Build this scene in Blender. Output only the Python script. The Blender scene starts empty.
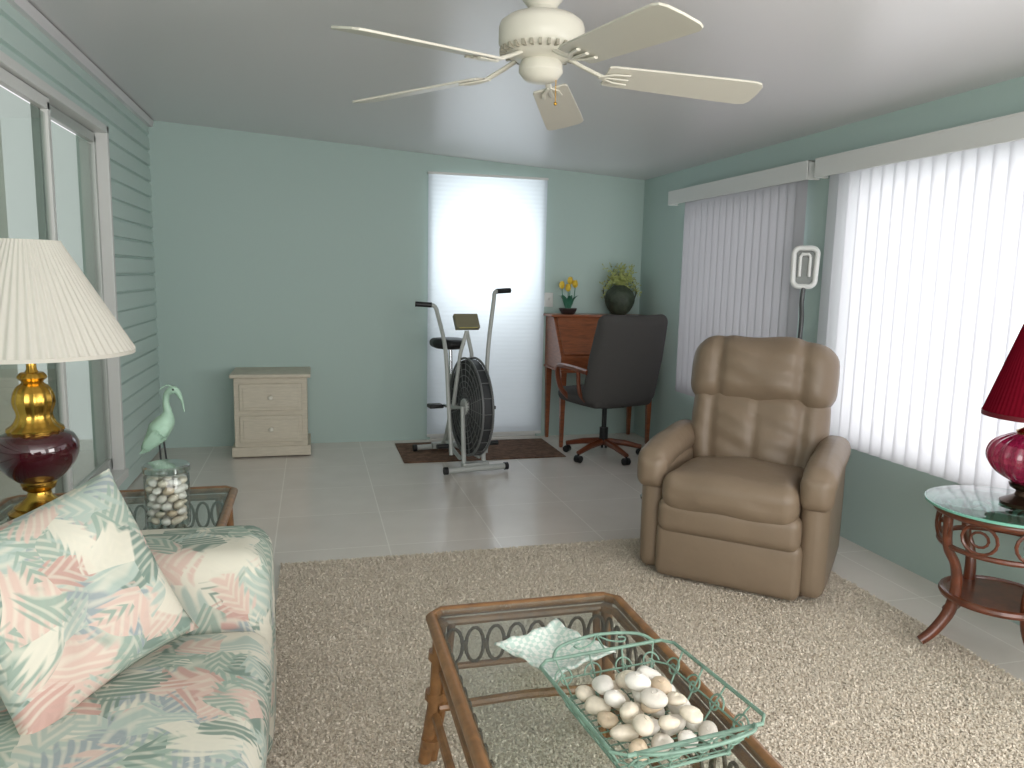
import bpy, bmesh, math, random
from mathutils import Vector, Matrix
random.seed(7)
PI = math.pi
SC = bpy.context.scene
COL = SC.collection
try:
    SC.view_settings.view_transform = 'Standard'
except Exception:
    pass

# ------------------------------------------------------------ camera
FPX = 760.0
psi, phi, rol = math.radians(14.78), math.radians(8.06), 0.022
F = Vector((math.sin(psi)*math.cos(phi), math.cos(psi)*math.cos(phi), -math.sin(phi)))
R0 = Vector((math.cos(psi), -math.sin(psi), 0)); U0 = R0.cross(F)
R_ = (R0*math.cos(rol) + U0*math.sin(rol)).normalized()
U_ = (U0*math.cos(rol) - R0*math.sin(rol)).normalized()
cam = bpy.data.cameras.new('camera'); co = bpy.data.objects.new('camera', cam); COL.objects.link(co)
cam.sensor_width = 36; cam.lens = FPX/1024*36; cam.clip_start = 0.05
m = Matrix((R_, U_, -F)).transposed().to_4x4(); m.translation = Vector((0, 0, 1.3))
co.matrix_world = m
SC.camera = co

# ------------------------------------------------------------ materials
def lin(c):
    o = []
    for v in c[:3]:
        v = v/255.0
        o.append(v/12.92 if v <= 0.04045 else ((v+0.055)/1.055)**2.4)
    return (o[0], o[1], o[2], 1)

def M(name, col, rough=.5, metal=0, bump=0, bscale=60, var=0, vscale=6, coat=0, stretch=None, spec=.5, sheen=0):
    mt = bpy.data.materials.new(name); mt.use_nodes = True
    nt = mt.node_tree; b = nt.nodes['Principled BSDF']
    c = lin(col)
    b.inputs['Base Color'].default_value = c
    b.inputs['Roughness'].default_value = rough
    b.inputs['Metallic'].default_value = metal
    b.inputs['Coat Weight'].default_value = coat
    b.inputs['Specular IOR Level'].default_value = spec
    b.inputs['Sheen Weight'].default_value = sheen
    tc = nt.nodes.new('ShaderNodeTexCoord'); mp = nt.nodes.new('ShaderNodeMapping')
    nt.links.new(tc.outputs['Object'], mp.inputs['Vector'])
    if stretch: mp.inputs['Scale'].default_value = stretch
    if var:
        n = nt.nodes.new('ShaderNodeTexNoise'); n.inputs['Scale'].default_value = vscale; n.inputs['Detail'].default_value = 4
        nt.links.new(mp.outputs[0], n.inputs['Vector'])
        r = nt.nodes.new('ShaderNodeValToRGB')
        r.color_ramp.elements[0].position = .3; r.color_ramp.elements[1].position = .7
        r.color_ramp.elements[0].color = tuple(max(0, x*(1-var)) for x in c[:3])+(1,)
        r.color_ramp.elements[1].color = tuple(min(1, x*(1+var)) for x in c[:3])+(1,)
        nt.links.new(n.outputs['Fac'], r.inputs['Fac']); nt.links.new(r.outputs['Color'], b.inputs['Base Color'])
    if bump:
        n2 = nt.nodes.new('ShaderNodeTexNoise'); n2.inputs['Scale'].default_value = bscale; n2.inputs['Detail'].default_value = 3
        nt.links.new(mp.outputs[0], n2.inputs['Vector'])
        bp = nt.nodes.new('ShaderNodeBump'); bp.inputs['Strength'].default_value = bump; bp.inputs['Distance'].default_value = .01
        nt.links.new(n2.outputs['Fac'], bp.inputs['Height']); nt.links.new(bp.outputs['Normal'], b.inputs['Normal'])
    return mt

def glass_mat(name, tint, base=.04, amt=.8, rough=.02, pwr=4.5):
    mt = bpy.data.materials.new(name); mt.use_nodes = True
    nt = mt.node_tree; nt.nodes.clear()
    o = nt.nodes.new('ShaderNodeOutputMaterial'); mx = nt.nodes.new('ShaderNodeMixShader')
    t = nt.nodes.new('ShaderNodeBsdfTransparent'); t.inputs['Color'].default_value = lin(tint)
    g = nt.nodes.new('ShaderNodeBsdfGlossy'); g.inputs['Roughness'].default_value = rough
    lw = nt.nodes.new('ShaderNodeLayerWeight'); lw.inputs['Blend'].default_value = .5
    pw = nt.nodes.new('ShaderNodeMath'); pw.operation = 'POWER'; pw.inputs[1].default_value = pwr
    ma = nt.nodes.new('ShaderNodeMath'); ma.operation = 'MULTIPLY_ADD'; ma.inputs[1].default_value = amt; ma.inputs[2].default_value = base; ma.use_clamp = True
    nt.links.new(lw.outputs['Facing'], pw.inputs[0]); nt.links.new(pw.outputs[0], ma.inputs[0]); nt.links.new(ma.outputs[0], mx.inputs['Fac'])
    nt.links.new(t.outputs[0], mx.inputs[1]); nt.links.new(g.outputs[0], mx.inputs[2]); nt.links.new(mx.outputs[0], o.inputs['Surface'])
    return mt

def translucent_mat(name, col, f=.5, tcol=None):
    mt = bpy.data.materials.new(name); mt.use_nodes = True
    nt = mt.node_tree; nt.nodes.clear()
    o = nt.nodes.new('ShaderNodeOutputMaterial'); mx = nt.nodes.new('ShaderNodeMixShader')
    t = nt.nodes.new('ShaderNodeBsdfTranslucent'); t.inputs['Color'].default_value = lin(tcol or col)
    d = nt.nodes.new('ShaderNodeBsdfDiffuse'); d.inputs['Color'].default_value = lin(col)
    mx.inputs['Fac'].default_value = f
    nt.links.new(d.outputs[0], mx.inputs[1]); nt.links.new(t.outputs[0], mx.inputs[2]); nt.links.new(mx.outputs[0], o.inputs['Surface'])
    return mt

def floral_mat():
    mt = bpy.data.materials.new('floral_fabric'); mt.use_nodes = True
    nt = mt.node_tree; b = nt.nodes['Principled BSDF']; b.inputs['Roughness'].default_value = .85; b.inputs['Specular IOR Level'].default_value = .25
    L = nt.links.new; N = nt.nodes.new
    tc = N('ShaderNodeTexCoord')
    ns = N('ShaderNodeTexNoise'); ns.inputs['Scale'].default_value = 8; ns.inputs['Detail'].default_value = 1
    L(tc.outputs['Object'], ns.inputs['Vector'])
    va = N('ShaderNodeVectorMath'); va.operation = 'MULTIPLY_ADD'
    va.inputs[1].default_value = (.035, .035, .035)
    L(ns.outputs['Color'], va.inputs[0]); L(tc.outputs['Object'], va.inputs[2])
    def math_(op, a, c=None, v1=None, v2=None):
        n = N('ShaderNodeMath'); n.operation = op
        L(a, n.inputs[0])
        if c is not None: L(c, n.inputs[1])
        if v1 is not None: n.inputs[1].default_value = v1
        if v2 is not None: n.inputs[2].default_value = v2
        return n.outputs[0]
    def layer(scale, stops, wid, prev, off, freq=34):
        m2 = N('ShaderNodeMapping'); m2.inputs['Location'].default_value = (off, off*.7, -off); m2.inputs['Scale'].default_value = (scale,)*3
        L(va.outputs[0], m2.inputs['Vector'])
        v = N('ShaderNodeTexVoronoi'); v.inputs['Scale'].default_value = 1; L(m2.outputs[0], v.inputs['Vector'])
        d = N('ShaderNodeVectorMath'); d.operation = 'SUBTRACT'; L(m2.outputs[0], d.inputs[0]); L(v.outputs['Position'], d.inputs[1])
        rv = N('ShaderNodeVectorMath'); rv.operation = 'SCALE'; rv.inputs[3].default_value = 6.28; L(v.outputs['Color'], rv.inputs[0])
        ro = N('ShaderNodeVectorRotate'); ro.rotation_type = 'EULER_XYZ'; L(d.outputs[0], ro.inputs['Vector']); L(rv.outputs[0], ro.inputs['Rotation'])
        sx = N('ShaderNodeSeparateXYZ'); L(ro.outputs[0], sx.inputs[0])
        sc = N('ShaderNodeVectorMath'); sc.operation = 'MULTIPLY'; sc.inputs[1].default_value = (1/wid, 1/.80, 1/.75); L(ro.outputs[0], sc.inputs[0])
        ln = N('ShaderNodeVectorMath'); ln.operation = 'LENGTH'; L(sc.outputs[0], ln.inputs[0])
        ax = math_('ABSOLUTE', sx.outputs[0])
        st = math_('MULTIPLY', ax, v1=1.3); ph = math_('ADD', st, sx.outputs[1]); ph = math_('MULTIPLY', ph, v1=freq); sn = math_('SINE', ph)
        edge = N('ShaderNodeMath'); edge.operation = 'MULTIPLY_ADD'; edge.inputs[1].default_value = .16; L(sn, edge.inputs[0]); L(ln.outputs['Value'], edge.inputs[2])
        mr = N('ShaderNodeMapRange'); mr.inputs['From Min'].default_value = .80; mr.inputs['From Max'].default_value = 1.0
        mr.inputs['To Min'].default_value = .92; mr.inputs['To Max'].default_value = 0; L(edge.outputs[0], mr.inputs['Value'])
        sp = N('ShaderNodeSeparateColor'); L(v.outputs['Color'], sp.inputs[0])
        cr = N('ShaderNodeValToRGB'); cr.color_ramp.interpolation = 'CONSTANT'
        e = cr.color_ramp.elements
        while len(e) < len(stops): e.new(.5)
        for i, s in enumerate(stops): e[i].position = i/len(stops); e[i].color = lin(s)
        L(sp.outputs[1], cr.inputs['Fac'])
        lt = N('ShaderNodeMix'); lt.data_type = 'RGBA'
        f2 = N('ShaderNodeMapRange'); f2.inputs['From Min'].default_value = -.3; f2.inputs['From Max'].default_value = 1; f2.inputs['To Max'].default_value = .6; L(sn, f2.inputs['Value'])
        L(f2.outputs[0], lt.inputs[0]); L(cr.outputs['Color'], lt.inputs[6]); lt.inputs[7].default_value = lin((204, 200, 184))
        mx = N('ShaderNodeMix'); mx.data_type = 'RGBA'
        L(mr.outputs[0], mx.inputs[0])
        if prev is None: mx.inputs[6].default_value = lin((186, 185, 170))
        else: L(prev, mx.inputs[6])
        L(lt.outputs[2], mx.inputs[7])
        return mx.outputs[2]
    SG, DG, BG, PK, DP, CR, MT = (140, 157, 145), (112, 131, 121), (142, 152, 154), (196, 172, 160), (182, 148, 138), (202, 198, 183), (162, 175, 166)
    a = layer(5.5, [MT, SG, CR, MT, BG, SG], .62, None, 0)
    a = layer(6.5, [SG, MT, PK, DG, CR, BG], .48, a, 3.1)
    a = layer(8.0, [DG, CR, SG, BG, MT, PK, SG], .38, a, 7.7)
    a = layer(9.0, [PK, CR, DP, SG, CR, DG, MT], .36, a, 12.3, 28)
    a = layer(10.5, [CR, MT, PK, SG, DG, CR], .32, a, 17.9, 28)
    L(a, b.inputs['Base Color'])
    n3 = N('ShaderNodeTexNoise'); n3.inputs['Scale'].default_value = 300; L(tc.outputs['Object'], n3.inputs['Vector'])
    bp = N('ShaderNodeBump'); bp.inputs['Strength'].default_value = .15; L(n3.outputs['Fac'], bp.inputs['Height']); L(bp.outputs[0], b.inputs['Normal'])
    return mt

def tile_mat():
    mt = bpy.data.materials.new('floor_tile'); mt.use_nodes = True
    nt = mt.node_tree; b = nt.nodes['Principled BSDF']
    L = nt.links.new; N = nt.nodes.new
    tc = N('ShaderNodeTexCoord'); mp = N('ShaderNodeMapping'); L(tc.outputs['Object'], mp.inputs['Vector'])
    mp.inputs['Location'].default_value = (.19, -.38, 0)
    br = N('ShaderNodeTexBrick'); br.offset = 0; br.squash = 1
    br.inputs['Scale'].default_value = 1; br.inputs['Brick Width'].default_value = .53; br.inputs['Row Height'].default_value = .53
    br.inputs['Mortar Size'].default_value = .003; br.inputs['Mortar Smooth'].default_value = .1
    br.inputs['Color1'].default_value = lin((230, 222, 214)); br.inputs['Color2'].default_value = lin((225, 217, 209)); br.inputs['Mortar'].default_value = lin((244, 238, 230))
    L(mp.outputs[0], br.inputs['Vector'])
    n = N('ShaderNodeTexNoise'); n.inputs['Scale'].default_value = 5; n.inputs['Detail'].default_value = 6; L(tc.outputs['Object'], n.inputs['Vector'])
    mx = N('ShaderNodeMix'); mx.data_type = 'RGBA'; mx.blend_type = 'MULTIPLY'; mx.inputs[0].default_value = .4
    r = N('ShaderNodeValToRGB'); r.color_ramp.elements[0].position = .3; r.color_ramp.elements[1].position = .75
    r.color_ramp.elements[0].color = (.84, .83, .81, 1); r.color_ramp.elements[1].color = (1, 1, 1, 1)
    L(n.outputs['Fac'], r.inputs['Fac']); L(br.outputs['Color'], mx.inputs[6]); L(r.outputs['Color'], mx.inputs[7])
    L(mx.outputs[2], b.inputs['Base Color']); b.inputs['Roughness'].default_value = .17; b.inputs['Specular IOR Level'].default_value = .8
    bp = N('ShaderNodeBump'); bp.inputs['Strength'].default_value = .15; bp.inputs['Distance'].default_value = .002; bp.invert = True
    L(br.outputs['Fac'], bp.inputs['Height']); L(bp.outputs[0], b.inputs['Normal'])
    return mt

WALL = M('mint_paint', (178, 198, 192), .7, bump=.05, bscale=80)
SIDING = M('mint_siding', (198, 216, 210), .5)
CEIL = M('ceiling_panel', (218, 216, 217), .28, bump=.03, bscale=30, spec=.55)
WHITE = M('white_frame', (218, 219, 216), .4)
ALU = M('aluminium_frame', (186, 190, 186), .4, .3)
HALL = M('hall_paint', (214, 210, 198), .8, var=.08, vscale=2)
TILE = tile_mat()
FLORAL = floral_mat()
LEATHER = M('tan_leather', (130, 113, 94), .44, bump=.2, bscale=16, var=.04, vscale=5, spec=.45)
RATTAN = M('rattan_cane', (132, 94, 58), .38, var=.3, vscale=25, coat=.3)
RATTAN_D = M('dark_rattan', (98, 50, 30), .32, var=.3, vscale=25, coat=.4)
LATT = M('wrought_lattice', (92, 80, 64), .5, var=.15, vscale=20)
GLASS = glass_mat('table_glass', (244, 248, 246), .04, .8, .03, 4.2)
GLASS_G = glass_mat('green_tinted_glass', (200, 232, 222), .10, .85, .03, 3.5)
GLASS_D = glass_mat('door_glass', (232, 238, 234), .10, .7)
GLASS_J = glass_mat('jar_glass', (240, 245, 244), .05, .9, .03, 2.5)
GLASS_L = glass_mat('lid_glass', (226, 234, 231), .22, .75, .08, 1.6)
GLASS_P = glass_mat('pane_glass', (246, 249, 248), .03, .6)
GLASS_E = M('glass_edge', (120, 185, 165), .15, coat=.5)
BRASS = M('brass', (205, 162, 74), .24, 1, var=.15, vscale=12)
BURG = M('burgundy_glaze', (62, 14, 24), .08, coat=1)
SHADE = translucent_mat('pleated_shade_cloth', (236, 232, 222), .35)
SHADE_R = translucent_mat('red_shade_cloth', (124, 20, 38), .3)
CRAN = M('cranberry_glass', (150, 34, 70), .1, coat=1); CRAN.node_tree.nodes['Principled BSDF'].inputs['Transmission Weight'].default_value = .6
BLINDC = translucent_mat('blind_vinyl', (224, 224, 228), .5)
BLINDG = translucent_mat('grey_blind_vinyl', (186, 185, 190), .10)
PSHADE = translucent_mat('door_shade_cloth', (218, 224, 232), .5)
CREAM = M('cream_enamel', (216, 212, 198), .35)
CREAM_B = M('cream_blade', (204, 200, 187), .38)
NSTAND = M('washed_wood', (200, 192, 174), .5, var=.08, vscale=14, stretch=(1, 1, 8))
WOOD = M('mahogany', (138, 78, 46), .35, var=.3, vscale=12, stretch=(1, 1, 7), coat=.3)
WOOD_L = M('chair_wood', (112, 56, 30), .35, var=.2, vscale=10, coat=.3)
CHARC = M('charcoal_fabric', (84, 82, 81), .95, bump=.3, bscale=250, spec=.1)
BLACK = M('black_plastic', (22, 22, 24), .45)
GREYM = M('grey_enamel', (176, 180, 176), .35)
CHROME = M('chrome', (190, 192, 195), .15, 1)
WIREG = M('green_wire', (112, 140, 124), .5, var=.2, vscale=30)
VERD = M('verdigris', (146, 176, 156), .55, var=.2, vscale=18)
SHELLS = [M('shell_cream', (218, 207, 188), .4, var=.10, vscale=1.6), M('shell_tan', (208, 188, 162), .4, var=.14, vscale=1.6),
          M('shell_white', (226, 221, 212), .35, var=.06, vscale=1.6), M('shell_grey', (204, 197, 186), .4, var=.10, vscale=1.6)]
BROWNMAT = M('brown_mat', (106, 78, 60), .9, bump=.6, bscale=120, var=.45, vscale=22)
YEL = M('tulip_yellow', (226, 190, 60), .5); LEAF = M('leaf_green', (56, 118, 92), .5, var=.2, vscale=20)
LEAF_Y = M('yellow_green_leaf', (156, 164, 96), .6, var=.3, vscale=20); VASEG = M('dark_green_vase', (56, 64, 50), .6, bump=.6, bscale=60, var=.35, vscale=25)
POT = M('dark_pot', (50, 36, 34), .4); PANEL_Y = M('console_face', (178, 168, 96), .4)
RUGB = M('rug_backing', (206, 195, 178), 1.0)

# ------------------------------------------------------------ geometry
def rotm(rx=0, ry=0, rz=0):
    return Matrix.Rotation(rz, 3, 'Z') @ Matrix.Rotation(ry, 3, 'Y') @ Matrix.Rotation(rx, 3, 'X')

def spline(pts, k=6, closed=False):
    P = [Vector(p) for p in pts]; n = len(P); out = []
    rng = n if closed else n-1
    for i in range(rng):
        if closed: a, b, c, d = P[(i-1) % n], P[i], P[(i+1) % n], P[(i+2) % n]
        else: a, b, c, d = P[max(i-1, 0)], P[i], P[i+1], P[min(i+2, n-1)]
        for j in range(k):
            t = j/k
            out.append(.5*((2*b)+(c-a)*t+(2*a-5*b+4*c-d)*t*t+(3*b-a-3*c+d)*t**3))
    if not closed: out.append(P[-1])
    return out

def lerp_list(vals, n):
    o = []
    for i in range(n):
        f = i/(n-1)*(len(vals)-1); a = int(min(f, len(vals)-2)); o.append(vals[a]+(vals[a+1]-vals[a])*(f-a))
    return o

class MB:
    def __init__(s): s.bm = bmesh.new()
    def box(s, c, size, rot=None):
        c = Vector(c); h = Vector(size)/2; vs = []
        for i in range(8):
            p = Vector((h.x*(1 if i & 1 else -1), h.y*(1 if i & 2 else -1), h.z*(1 if i & 4 else -1)))
            if rot: p = rot @ p
            vs.append(s.bm.verts.new(c+p))
        for f in ((0, 2, 3, 1), (4, 5, 7, 6), (0, 1, 5, 4), (2, 6, 7, 3), (0, 4, 6, 2), (1, 3, 7, 5)):
            s.bm.faces.new([vs[i] for i in f])
        return s
    def rbox(s, c, size, r, puff=(0, 0, 0), rot=None, fn=None, n=6):
        c = Vector(c); h = [x/2 for x in size]; r = min(r, min(h)*.999)
        def ax(hh):
            inner = hh-r; offs = [r*math.tan(k*PI/12) for k in range(4)]
            L = [-(inner+o) for o in reversed(offs)]
            for k in range(1, n): L.append(-inner+2*inner*k/n)
            L += [inner+o for o in offs]
            return L
        A = [ax(x) for x in h]; N = [len(a)-1 for a in A]; vd = {}
        def V(i, j, k):
            key = (i, j, k)
            if key in vd: return vd[key]
            p = [A[0][i], A[1][j], A[2][k]]
            q = [max(-(h[a]-r), min(h[a]-r, p[a])) for a in range(3)]
            d = Vector(p)-Vector(q); v = Vector(q)+(d.normalized()*r if d.length > 1e-9 else d)
            w = [max(0, 1-(v[a]/h[a])**2) for a in range(3)]
            v2 = Vector((v.x+puff[0]*(v.x/h[0])*w[1]*w[2], v.y+puff[1]*(v.y/h[1])*w[0]*w[2], v.z+puff[2]*(v.z/h[2])*w[0]*w[1]))
            if fn: v2 = fn(v2)
            if rot: v2 = rot @ v2
            vd[key] = s.bm.verts.new(c+v2); return vd[key]
        for a, b, e in ((0, 1, 2), (1, 2, 0), (2, 0, 1)):
            for side in (0, N[e]):
                for i in range(N[a]):
                    for j in range(N[b]):
                        idx = []
                        for (x, y) in ((i, j), (i+1, j), (i+1, j+1), (i, j+1)):
                            t = [0, 0, 0]; t[a] = x; t[b] = y; t[e] = side; idx.append(V(*t))
                        if side == 0: idx.reverse()
                        s.bm.faces.new(idx)
        return s
    def tube(s, pts, r, n=8, closed=False, flat=None):
        P = [Vector(p) for p in pts]; N = len(P)
        rs = lerp_list(r, N) if isinstance(r, (list, tuple)) else [r]*N
        T = []
        for i in range(N):
            if closed: t = P[(i+1) % N]-P[i-1]
            else: t = P[min(i+1, N-1)]-P[max(i-1, 0)]
            T.append(t.normalized() if t.length > 1e-9 else Vector((0, 0, 1)))
        up = Vector((0, 0, 1)) if abs(T[0].z) < .9 else Vector((1, 0, 0))
        nv = (up-T[0]*up.dot(T[0])).normalized(); rings = []
        for i in range(N):
            nv = nv-T[i]*nv.dot(T[i]); nv.normalize(); bv = T[i].cross(nv)
            fl = flat if flat else 1
            rings.append([s.bm.verts.new(P[i]+(nv*math.cos(2*PI*k/n)*fl+bv*math.sin(2*PI*k/n))*rs[i]) for k in range(n)])
        for i in range(N if closed else N-1):
            a, b = rings[i], rings[(i+1) % N]
            off = 0
            if closed and i == N-1:
                off = min(range(n), key=lambda o: (a[0].co-b[o].co).length)
            for k in range(n):
                s.bm.faces.new((a[k], a[(k+1) % n], b[(k+1+off) % n], b[(k+off) % n]))
        if not closed:
            s.bm.faces.new(list(reversed(rings[0]))); s.bm.faces.new(rings[-1])
        return s
    def lathe(s, prof, c=(0, 0, 0), n=32, rot=None, mod=None, closed=False):
        c = Vector(c); rings = []
        for (r, z) in prof:
            ring = []
            for k in range(n):
                a = 2*PI*k/n; rr = max(r, .0002)
                if mod: rr *= 1+mod[1]*math.sin(mod[0]*a)
                p = Vector((rr*math.cos(a), rr*math.sin(a), z))
                if rot: p = rot @ p
                ring.append(s.bm.verts.new(c+p))
            rings.append(ring)
        for i in range(len(rings)-1 if not closed else len(rings)):
            a, b = rings[i], rings[(i+1) % len(rings)]
            for k in range(n): s.bm.faces.new((a[k], a[(k+1) % n], b[(k+1) % n], b[k]))
        return s
    def disc(s, prof, c=(0, 0, 0), n=32, rot=None, mod=None):
        prof = [(0, prof[0][1])]+list(prof)+[(0, prof[-1][1])]
        return s.lathe(prof, c, n, rot, mod)
    def sph(s, c, r, n=16, rot=None):
        if not isinstance(r, (tuple, list)): r = (r, r, r)
        mt = Matrix.Diagonal(Vector(r).to_4d())
        if rot: mt = rot.to_4x4() @ mt
        mt = Matrix.Translation(Vector(c)) @ mt
        bmesh.ops.create_uvsphere(s.bm, u_segments=n, v_segments=max(6, n//2), radius=1, matrix=mt)
        return s
    def prism(s, pts, vec):
        vec = Vector(vec); a = [s.bm.verts.new(Vector(p)) for p in pts]; b = [s.bm.verts.new(Vector(p)+vec) for p in pts]; n = len(pts)
        s.bm.faces.new(a); s.bm.faces.new(list(reversed(b)))
        for i in range(n): s.bm.faces.new((a[i], b[i], b[(i+1) % n], a[(i+1) % n]))
        return s
    def grid(s, fn, nu, nv):
        vs = [[s.bm.verts.new(Vector(fn(i/nu, j/nv))) for j in range(nv+1)] for i in range(nu+1)]
        for i in range(nu):
            for j in range(nv): s.bm.faces.new((vs[i][j], vs[i+1][j], vs[i+1][j+1], vs[i][j+1]))
        return s
    def build(s, name, mat, parent=None, smooth=True, ang=38, bevel=0, label=None, kind=None, solid=0):
        bmesh.ops.recalc_face_normals(s.bm, faces=s.bm.faces)
        me = bpy.data.meshes.new(name); s.bm.to_mesh(me); s.bm.free()
        if smooth:
            me.polygons.foreach_set('use_smooth', [True]*len(me.polygons))
            try: me.set_sharp_from_angle(angle=math.radians(ang))
            except Exception: pass
        me.materials.append(mat)
        o = bpy.data.objects.new(name, me); COL.objects.link(o)
        if parent: o.parent = parent
        if solid:
            sm = o.modifiers.new('solid', 'SOLIDIFY'); sm.thickness = solid
        if bevel:
            bv = o.modifiers.new('bevel', 'BEVEL'); bv.width = bevel; bv.segments = 2; bv.limit_method = 'ANGLE'
        if label: o['label'] = label
        if kind: o['kind'] = kind
        return o

def thing(name, label, cat, loc=(0, 0, 0), rz=0, group=None):
    o = bpy.data.objects.new(name, None); COL.objects.link(o); o.empty_display_size = .1
    o.location = loc; o.rotation_euler = (0, 0, rz); o['label'] = label; o['category'] = cat
    if group: o['group'] = group
    return o
def tag(o, label, cat, group=None):
    o['label'] = label; o['category'] = cat
    if group: o['group'] = group
    return o

# ------------------------------------------------------------ room
XL, XR, YB, YF = -1.10, 2.64, 5.90, -1.5
def cz(x): return 2.315+(x-XL)*(2.10-2.315)/(XR-XL)
MB().box(((XL+XR)/2-.3, (YB+YF)/2+.1, -.05), (XR-XL+1.6, YB-YF+.6, .1)).build('floor', TILE, kind='structure', smooth=False)
MB().prism([(XL-.15, YF, cz(XL-.15)), (XR+.2, YF, cz(XR+.2)), (XR+.2, YF, cz(XR+.2)+.1), (XL-.15, YF, cz(XL-.15)+.1)], (0, YB-YF+.2, 0)).build('ceiling', CEIL, kind='structure', smooth=False)
b = MB()
DX0, DX1, DZ = .89, 1.77, 2.065
b.prism([(XL-.15, YB, 0), (DX0, YB, 0), (DX0, YB, cz(DX0)), (XL-.15, YB, cz(XL-.15))], (0, .12, 0))
b.prism([(DX1, YB, 0), (XR, YB, 0), (XR, YB, cz(XR)), (DX1, YB, cz(DX1))], (0, .12, 0))
b.prism([(DX0, YB, DZ), (DX1, YB, DZ), (DX1, YB, cz(DX1)), (DX0, YB, cz(DX0))], (0, .12, 0))
b.build('wall_back', WALL, kind='structure', smooth=False)
# right wall with openings (the third is added beside the camera, unseen, for fill light)
W1 = (3.77, 5.16); W2 = (1.60, 3.38); W_FILL = (-1.2, 1.0); WZ = (.50, 1.84); TH = .12
b = MB()
def rb(y0, y1, z0, z1): b.box((XR+TH/2, (y0+y1)/2, (z0+z1)/2), (TH, y1-y0, z1-z0))
rb(YF, W_FILL[0], 0, 2.10); rb(W_FILL[1], W2[0], 0, 2.10); rb(W2[1], W1[0], 0, 2.10); rb(W1[1], YB+.12, 0, 2.10)
for w in (W1, W2, W_FILL):
    rb(w[0], w[1], 0, WZ[0]); rb(w[0], w[1], WZ[1], 2.10)
b.build('wall_right', WALL, kind='structure', smooth=False)
# left wall lap siding with sliding door opening
SD = (2.75, 4.70); SZ = (.13, 2.03)
b = MB()
def siding(y0, y1, z0, z1):
    h = .105; k = int(z0/h)
    while k*h < z1-1e-4:
        a = max(z0, k*h); c = min(z1, (k+1)*h)
        if c-a > .026:
            xb = XL+.008
            b.prism([(XL-.12, y0, a), (xb, y0, a), (xb, y0, a+.006), (XL+.028, y0, a+.011), (XL+.020, y0, c-.008), (xb, y0, c), (XL-.12, y0, c)], (0, y1-y0, 0))
        elif c-a > 1e-4:
            b.prism([(XL-.12, y0, a), (XL+.008, y0, a), (XL+.008, y0, c), (XL-.12, y0, c)], (0, y1-y0, 0))
        k += 1
siding(YF, SD[0], 0, 2.31); siding(SD[1], YB, 0, 2.31); siding(SD[0], SD[1], 0, SZ[0]); siding(SD[0], SD[1], SZ[1], 2.31)
b.build('wall_left', SIDING, kind='structure', smooth=False)
MB().prism([(XL, YF, 2.265), (XL+.05, YF, 2.265), (XL+.06, YF, 2.305), (XL, YF, 2.31)], (0, YB-YF, 0)).build('trim_1', CEIL, kind='structure', smooth=False)
MB().box((XL-.9, 2.2, 1.1), (.05, 7.4, 2.3)).build('wall_hall', HALL, kind='structure', smooth=False)
# sliding door
sd = MB()
y0, y1 = SD; z0, z1 = SZ
for (ya, yb, za, zb, xx, tt) in ((y0-.03, y0+.02, z0-.02, z1+.03, XL+.003, .070), (y1-.015, y1+.022, z0-.02, z1+.03, XL+.003, .070), (y0-.03, y1+.022, z1-.01, z1+.03, XL+.003, .070), (y0-.03, y1+.022, z0-.03, z0+.02, XL+.008, .09)):
    sd.box((xx, (ya+yb)/2, (za+zb)/2), (tt, yb-ya, zb-za))
sdo = sd.build('door_2', WHITE, kind='structure', smooth=False, bevel=.004)
ym = 3.80
for (pa, pb, xx, mt) in ((y0, ym+.03, XL+.0, WHITE), (ym-.03, y1, XL-.035, ALU)):
    f = MB(); w = .038
    f.box((xx, pa+w/2+.01, (z0+z1)/2), (.03, w, z1-z0-.06)); f.box((xx, pb-w/2-.01, (z0+z1)/2), (.03, w, z1-z0-.06))
    f.box((xx, (pa+pb)/2, z0+.06), (.03, pb-pa-.03, .07)); f.box((xx, (pa+pb)/2, z1-.04), (.03, pb-pa-.03, .05))
    po = f.build('sliding_panel', mt, sdo, smooth=False, bevel=.003)
    MB().box((xx, (pa+pb)/2, (z0+z1)/2), (.006, pb-pa-.09, z1-z0-.16)).build('pane', GLASS_D, po, smooth=False)
# back door
d = MB()
d.box((DX0+.02, YB+.05, DZ/2), (.04, .05, DZ)); d.box((DX1-.02, YB+.05, DZ/2), (.04, .05, DZ)); d.box(((DX0+DX1)/2, YB+.05, DZ-.015), (DX1-DX0-.08, .05, .03))
d.box(((DX0+DX1)/2, YB+.05, .05), (DX1-DX0-.08, .05, .10))
do = d.build('door_1', WHITE, kind='structure', smooth=False, bevel=.004)
MB().box(((DX0+DX1)/2, YB+.05, 1.07), (DX1-DX0-.08, .006, 1.92)).build('pane', GLASS_P, do, smooth=False)
t = thing('door_shade', 'white pleated fabric shade covering the glass door on the back wall', 'shade', (1.33, 5.865, 0))
MB().box((0, 0, 2.060), (.95, .03, .018)).build('head_rail', WHITE, t, smooth=False, bevel=.004)
s = MB(); nz = 240
def shf(u, v):
    z = .05+v*2.003; return ((u-.5)*.94, .0008*math.sin(v*nz*PI/2), z)
s.grid(shf, 1, nz).build('pleated_cloth', PSHADE, t, ang=180)
MB().box((0, 0, .04), (.94, .022, .022)).build('bottom_rail', WHITE, t, smooth=False, bevel=.004)
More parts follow.
